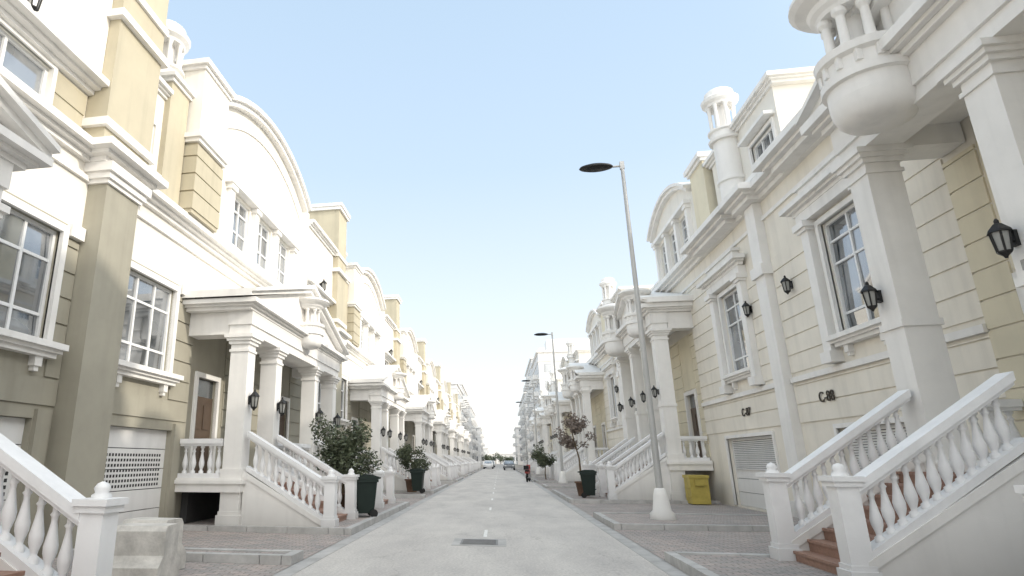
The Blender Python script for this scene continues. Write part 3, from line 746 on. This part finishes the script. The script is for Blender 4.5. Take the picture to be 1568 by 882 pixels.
m.tube((.42,-.33,1.02),(.42,.33,1.02),.018,.018,6); m.tube((-.1,.13,.3),(-.75,.15,.36),.045,.05,8); m.box(-.18,.2,-.13,.13,.25,.55)
obj('engine_and_forks', m.mesh('engine', M['chrome']), e)
bd = MB(); bd.prism([(-.15,.62),(.1,.58),(.4,.72),(.42,.9),(.2,.92),(-.1,.78)],'y',-.13,.13); bd.prism([(-.9,.62),(-.4,.55),(-.15,.62),(-.15,.72),(-.9,.72)],'y',-.11,.11); bd.prism([(.38,.85),(.56,.95),(.5,1.2),(.36,1.05)],'y',-.14,.14)
obj('fairing_and_tank', bd.mesh('tank', M['red']), e)
st = MB(); st.prism([(-.75,.72),(-.1,.74),(-.12,.82),(-.5,.84),(-.78,.82)],'y',-.12,.12); st.box(-.95,-.65,-.17,.17,.86,1.15); st.tube((-.1,-.1,.3),(-.15,-.3,.0),.015,.015,5)
obj('seat_and_top_box', st.mesh('seat', M['rubber']), e)

# ------------------------------------------------------------ apartment blocks
def apartment(x0, x1, y0, y1, h, face):
    e = empty('apartment_building', (0, 0, 0)); b = MB(); gl = MB(); tr = MB()
    b.box(x0, x1, y0, y1, 0, h); nf = int(h/3.2)
    for f in range(nf):
        z = .6+f*3.2
        tr.box(x0-.12, x1+.12, y0-.12, y1+.12, z+2.7, z+2.85)
        y = y0+1.2
        while y < y1-2:
            xf = x1 if face > 0 else x0
            gl.box(xf-.02 if face > 0 else xf-.05, xf+.05 if face > 0 else xf+.02, y, y+1.5, z+.7, z+2.3)
            if f > 0 and int((y-y0)/3) % 2: tr.box(*( (xf, xf+1.0) if face > 0 else (xf-1.0, xf)), y-.3, y+1.9, z-.1, z+.75)
            y += 3
        x = x0+1
        while x < x1-1.6: gl.box(x, x+1.3, y0-.05, y0+.02, z+.7, z+2.3); x += 2.8
    tr.box(x0-.3, x1+.3, y0-.3, y1+.3, h, h+.4)
    if h > 10: tr.box(x0+2, x1-2, y0+3, y0+8, h+.4, h+3)
    obj('walls', b.mesh('walls', M['aptw']), e); obj('windows', gl.mesh('windows', M['glass']), e); obj('ledges_and_balconies', tr.mesh('ledges', M['trim']), e)
apartment(-22, -8.2, 128, 150, 17, 1); apartment(-22, -8.6, 154, 182, 20, 1); apartment(-24, -8, 188, 225, 17, 1); apartment(-24, -6.5, 230, 255, 13, 1)
apartment(8, 22, 115, 136, 21, -1); apartment(8.3, 24, 141, 172, 24, -1); apartment(8, 24, 178, 225, 20, -1); apartment(6.5, 24, 230, 255, 13, -1)
apartment(-26, -5, 280, 295, 6.6, 1); apartment(-4, 12, 284, 298, 4.2, 1); apartment(13, 34, 280, 295, 6.8, 1)

# ------------------------------------------------------------ world / sun
SUN_EL, SUN_AZ = math.radians(26), math.radians(104)   # azimuth clockwise from +Y (toward +X)
wd = bpy.data.worlds.new('World'); scene.world = wd; wd.use_nodes = True
nt = wd.node_tree; bg = nt.nodes['Background']; N = nt.nodes.new; L = nt.links.new
sky = N('ShaderNodeTexSky'); sky.sky_type = 'NISHITA'; sky.sun_disc = False
sky.sun_elevation = SUN_EL; sky.sun_rotation = SUN_AZ
sky.air_density = 1.0; sky.dust_density = 1.5; sky.ozone_density = 1.5
tc = N('ShaderNodeTexCoord'); sep = N('ShaderNodeSeparateXYZ'); L(tc.outputs['Generated'], sep.inputs[0])
mr = N('ShaderNodeMapRange'); mr.inputs['From Min'].default_value = 0.0; mr.inputs['From Max'].default_value = 0.75
L(sep.outputs['Z'], mr.inputs['Value'])
cr = N('ShaderNodeValToRGB'); E = cr.color_ramp.elements      # thin bright haze, white at the horizon
E[0].position = 0; E[0].color = (.97, .95, .94, 1); E[1].position = 1; E[1].color = (.50, .66, .82, 1)
x = E.new(.25); x.color = (.81, .87, .92, 1); x = E.new(.6); x.color = (.59, .73, .88, 1)
L(mr.outputs['Result'], cr.inputs['Fac'])
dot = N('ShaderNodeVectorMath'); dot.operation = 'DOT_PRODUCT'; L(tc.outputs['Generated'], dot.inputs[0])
gd = Vector((.62, -.62, .48)).normalized(); dot.inputs[1].default_value = gd  # added sky glow, out of view behind the camera, to fill the street
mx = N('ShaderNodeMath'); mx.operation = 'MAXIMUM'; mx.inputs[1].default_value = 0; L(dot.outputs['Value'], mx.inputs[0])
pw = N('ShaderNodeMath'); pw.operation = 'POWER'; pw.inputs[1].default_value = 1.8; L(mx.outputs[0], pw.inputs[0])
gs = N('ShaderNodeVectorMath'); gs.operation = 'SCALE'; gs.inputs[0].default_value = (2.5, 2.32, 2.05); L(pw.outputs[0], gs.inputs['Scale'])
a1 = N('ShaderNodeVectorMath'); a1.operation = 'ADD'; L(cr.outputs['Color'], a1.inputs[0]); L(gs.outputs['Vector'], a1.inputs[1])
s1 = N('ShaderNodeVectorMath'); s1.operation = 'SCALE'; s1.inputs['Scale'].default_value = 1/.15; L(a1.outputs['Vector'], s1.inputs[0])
s2 = N('ShaderNodeVectorMath'); s2.operation = 'SCALE'; s2.inputs['Scale'].default_value = .4; L(sky.outputs['Color'], s2.inputs[0])
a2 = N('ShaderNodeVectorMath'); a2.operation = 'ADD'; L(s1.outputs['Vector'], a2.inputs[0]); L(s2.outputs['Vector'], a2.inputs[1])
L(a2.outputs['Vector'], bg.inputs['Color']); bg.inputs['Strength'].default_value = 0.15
sd = bpy.data.lights.new('sun', 'SUN'); sd.energy = 2.6; sd.angle = math.radians(1.2); sd.color = (1, .93, .82)
so = obj('sun', sd)
dirv = Vector((math.sin(SUN_AZ)*math.cos(SUN_EL), math.cos(SUN_AZ)*math.cos(SUN_EL), math.sin(SUN_EL)))
so.rotation_euler = dirv.to_track_quat('Z', 'Y').to_euler(); so.location = (30, 0, 40)

# ------------------------------------------------------------ camera
cd = bpy.data.cameras.new('camera'); cam = obj('camera', cd)
r = Vector((.9855, .1699, 0)).normalized(); f = Vector((-.1633, .9473, .2759)).normalized(); up = r.cross(f).normalized()
mtx = Matrix(((r.x, up.x, -f.x, 0), (r.y, up.y, -f.y, 0), (r.z, up.z, -f.z, 1.5), (0, 0, 0, 1)))
cam.matrix_world = mtx
cd.sensor_width = 36; cd.lens = 36*920/1568; cd.shift_x = 184/1568; cd.clip_end = 8000; cd.clip_start = .05
scene.camera = cam
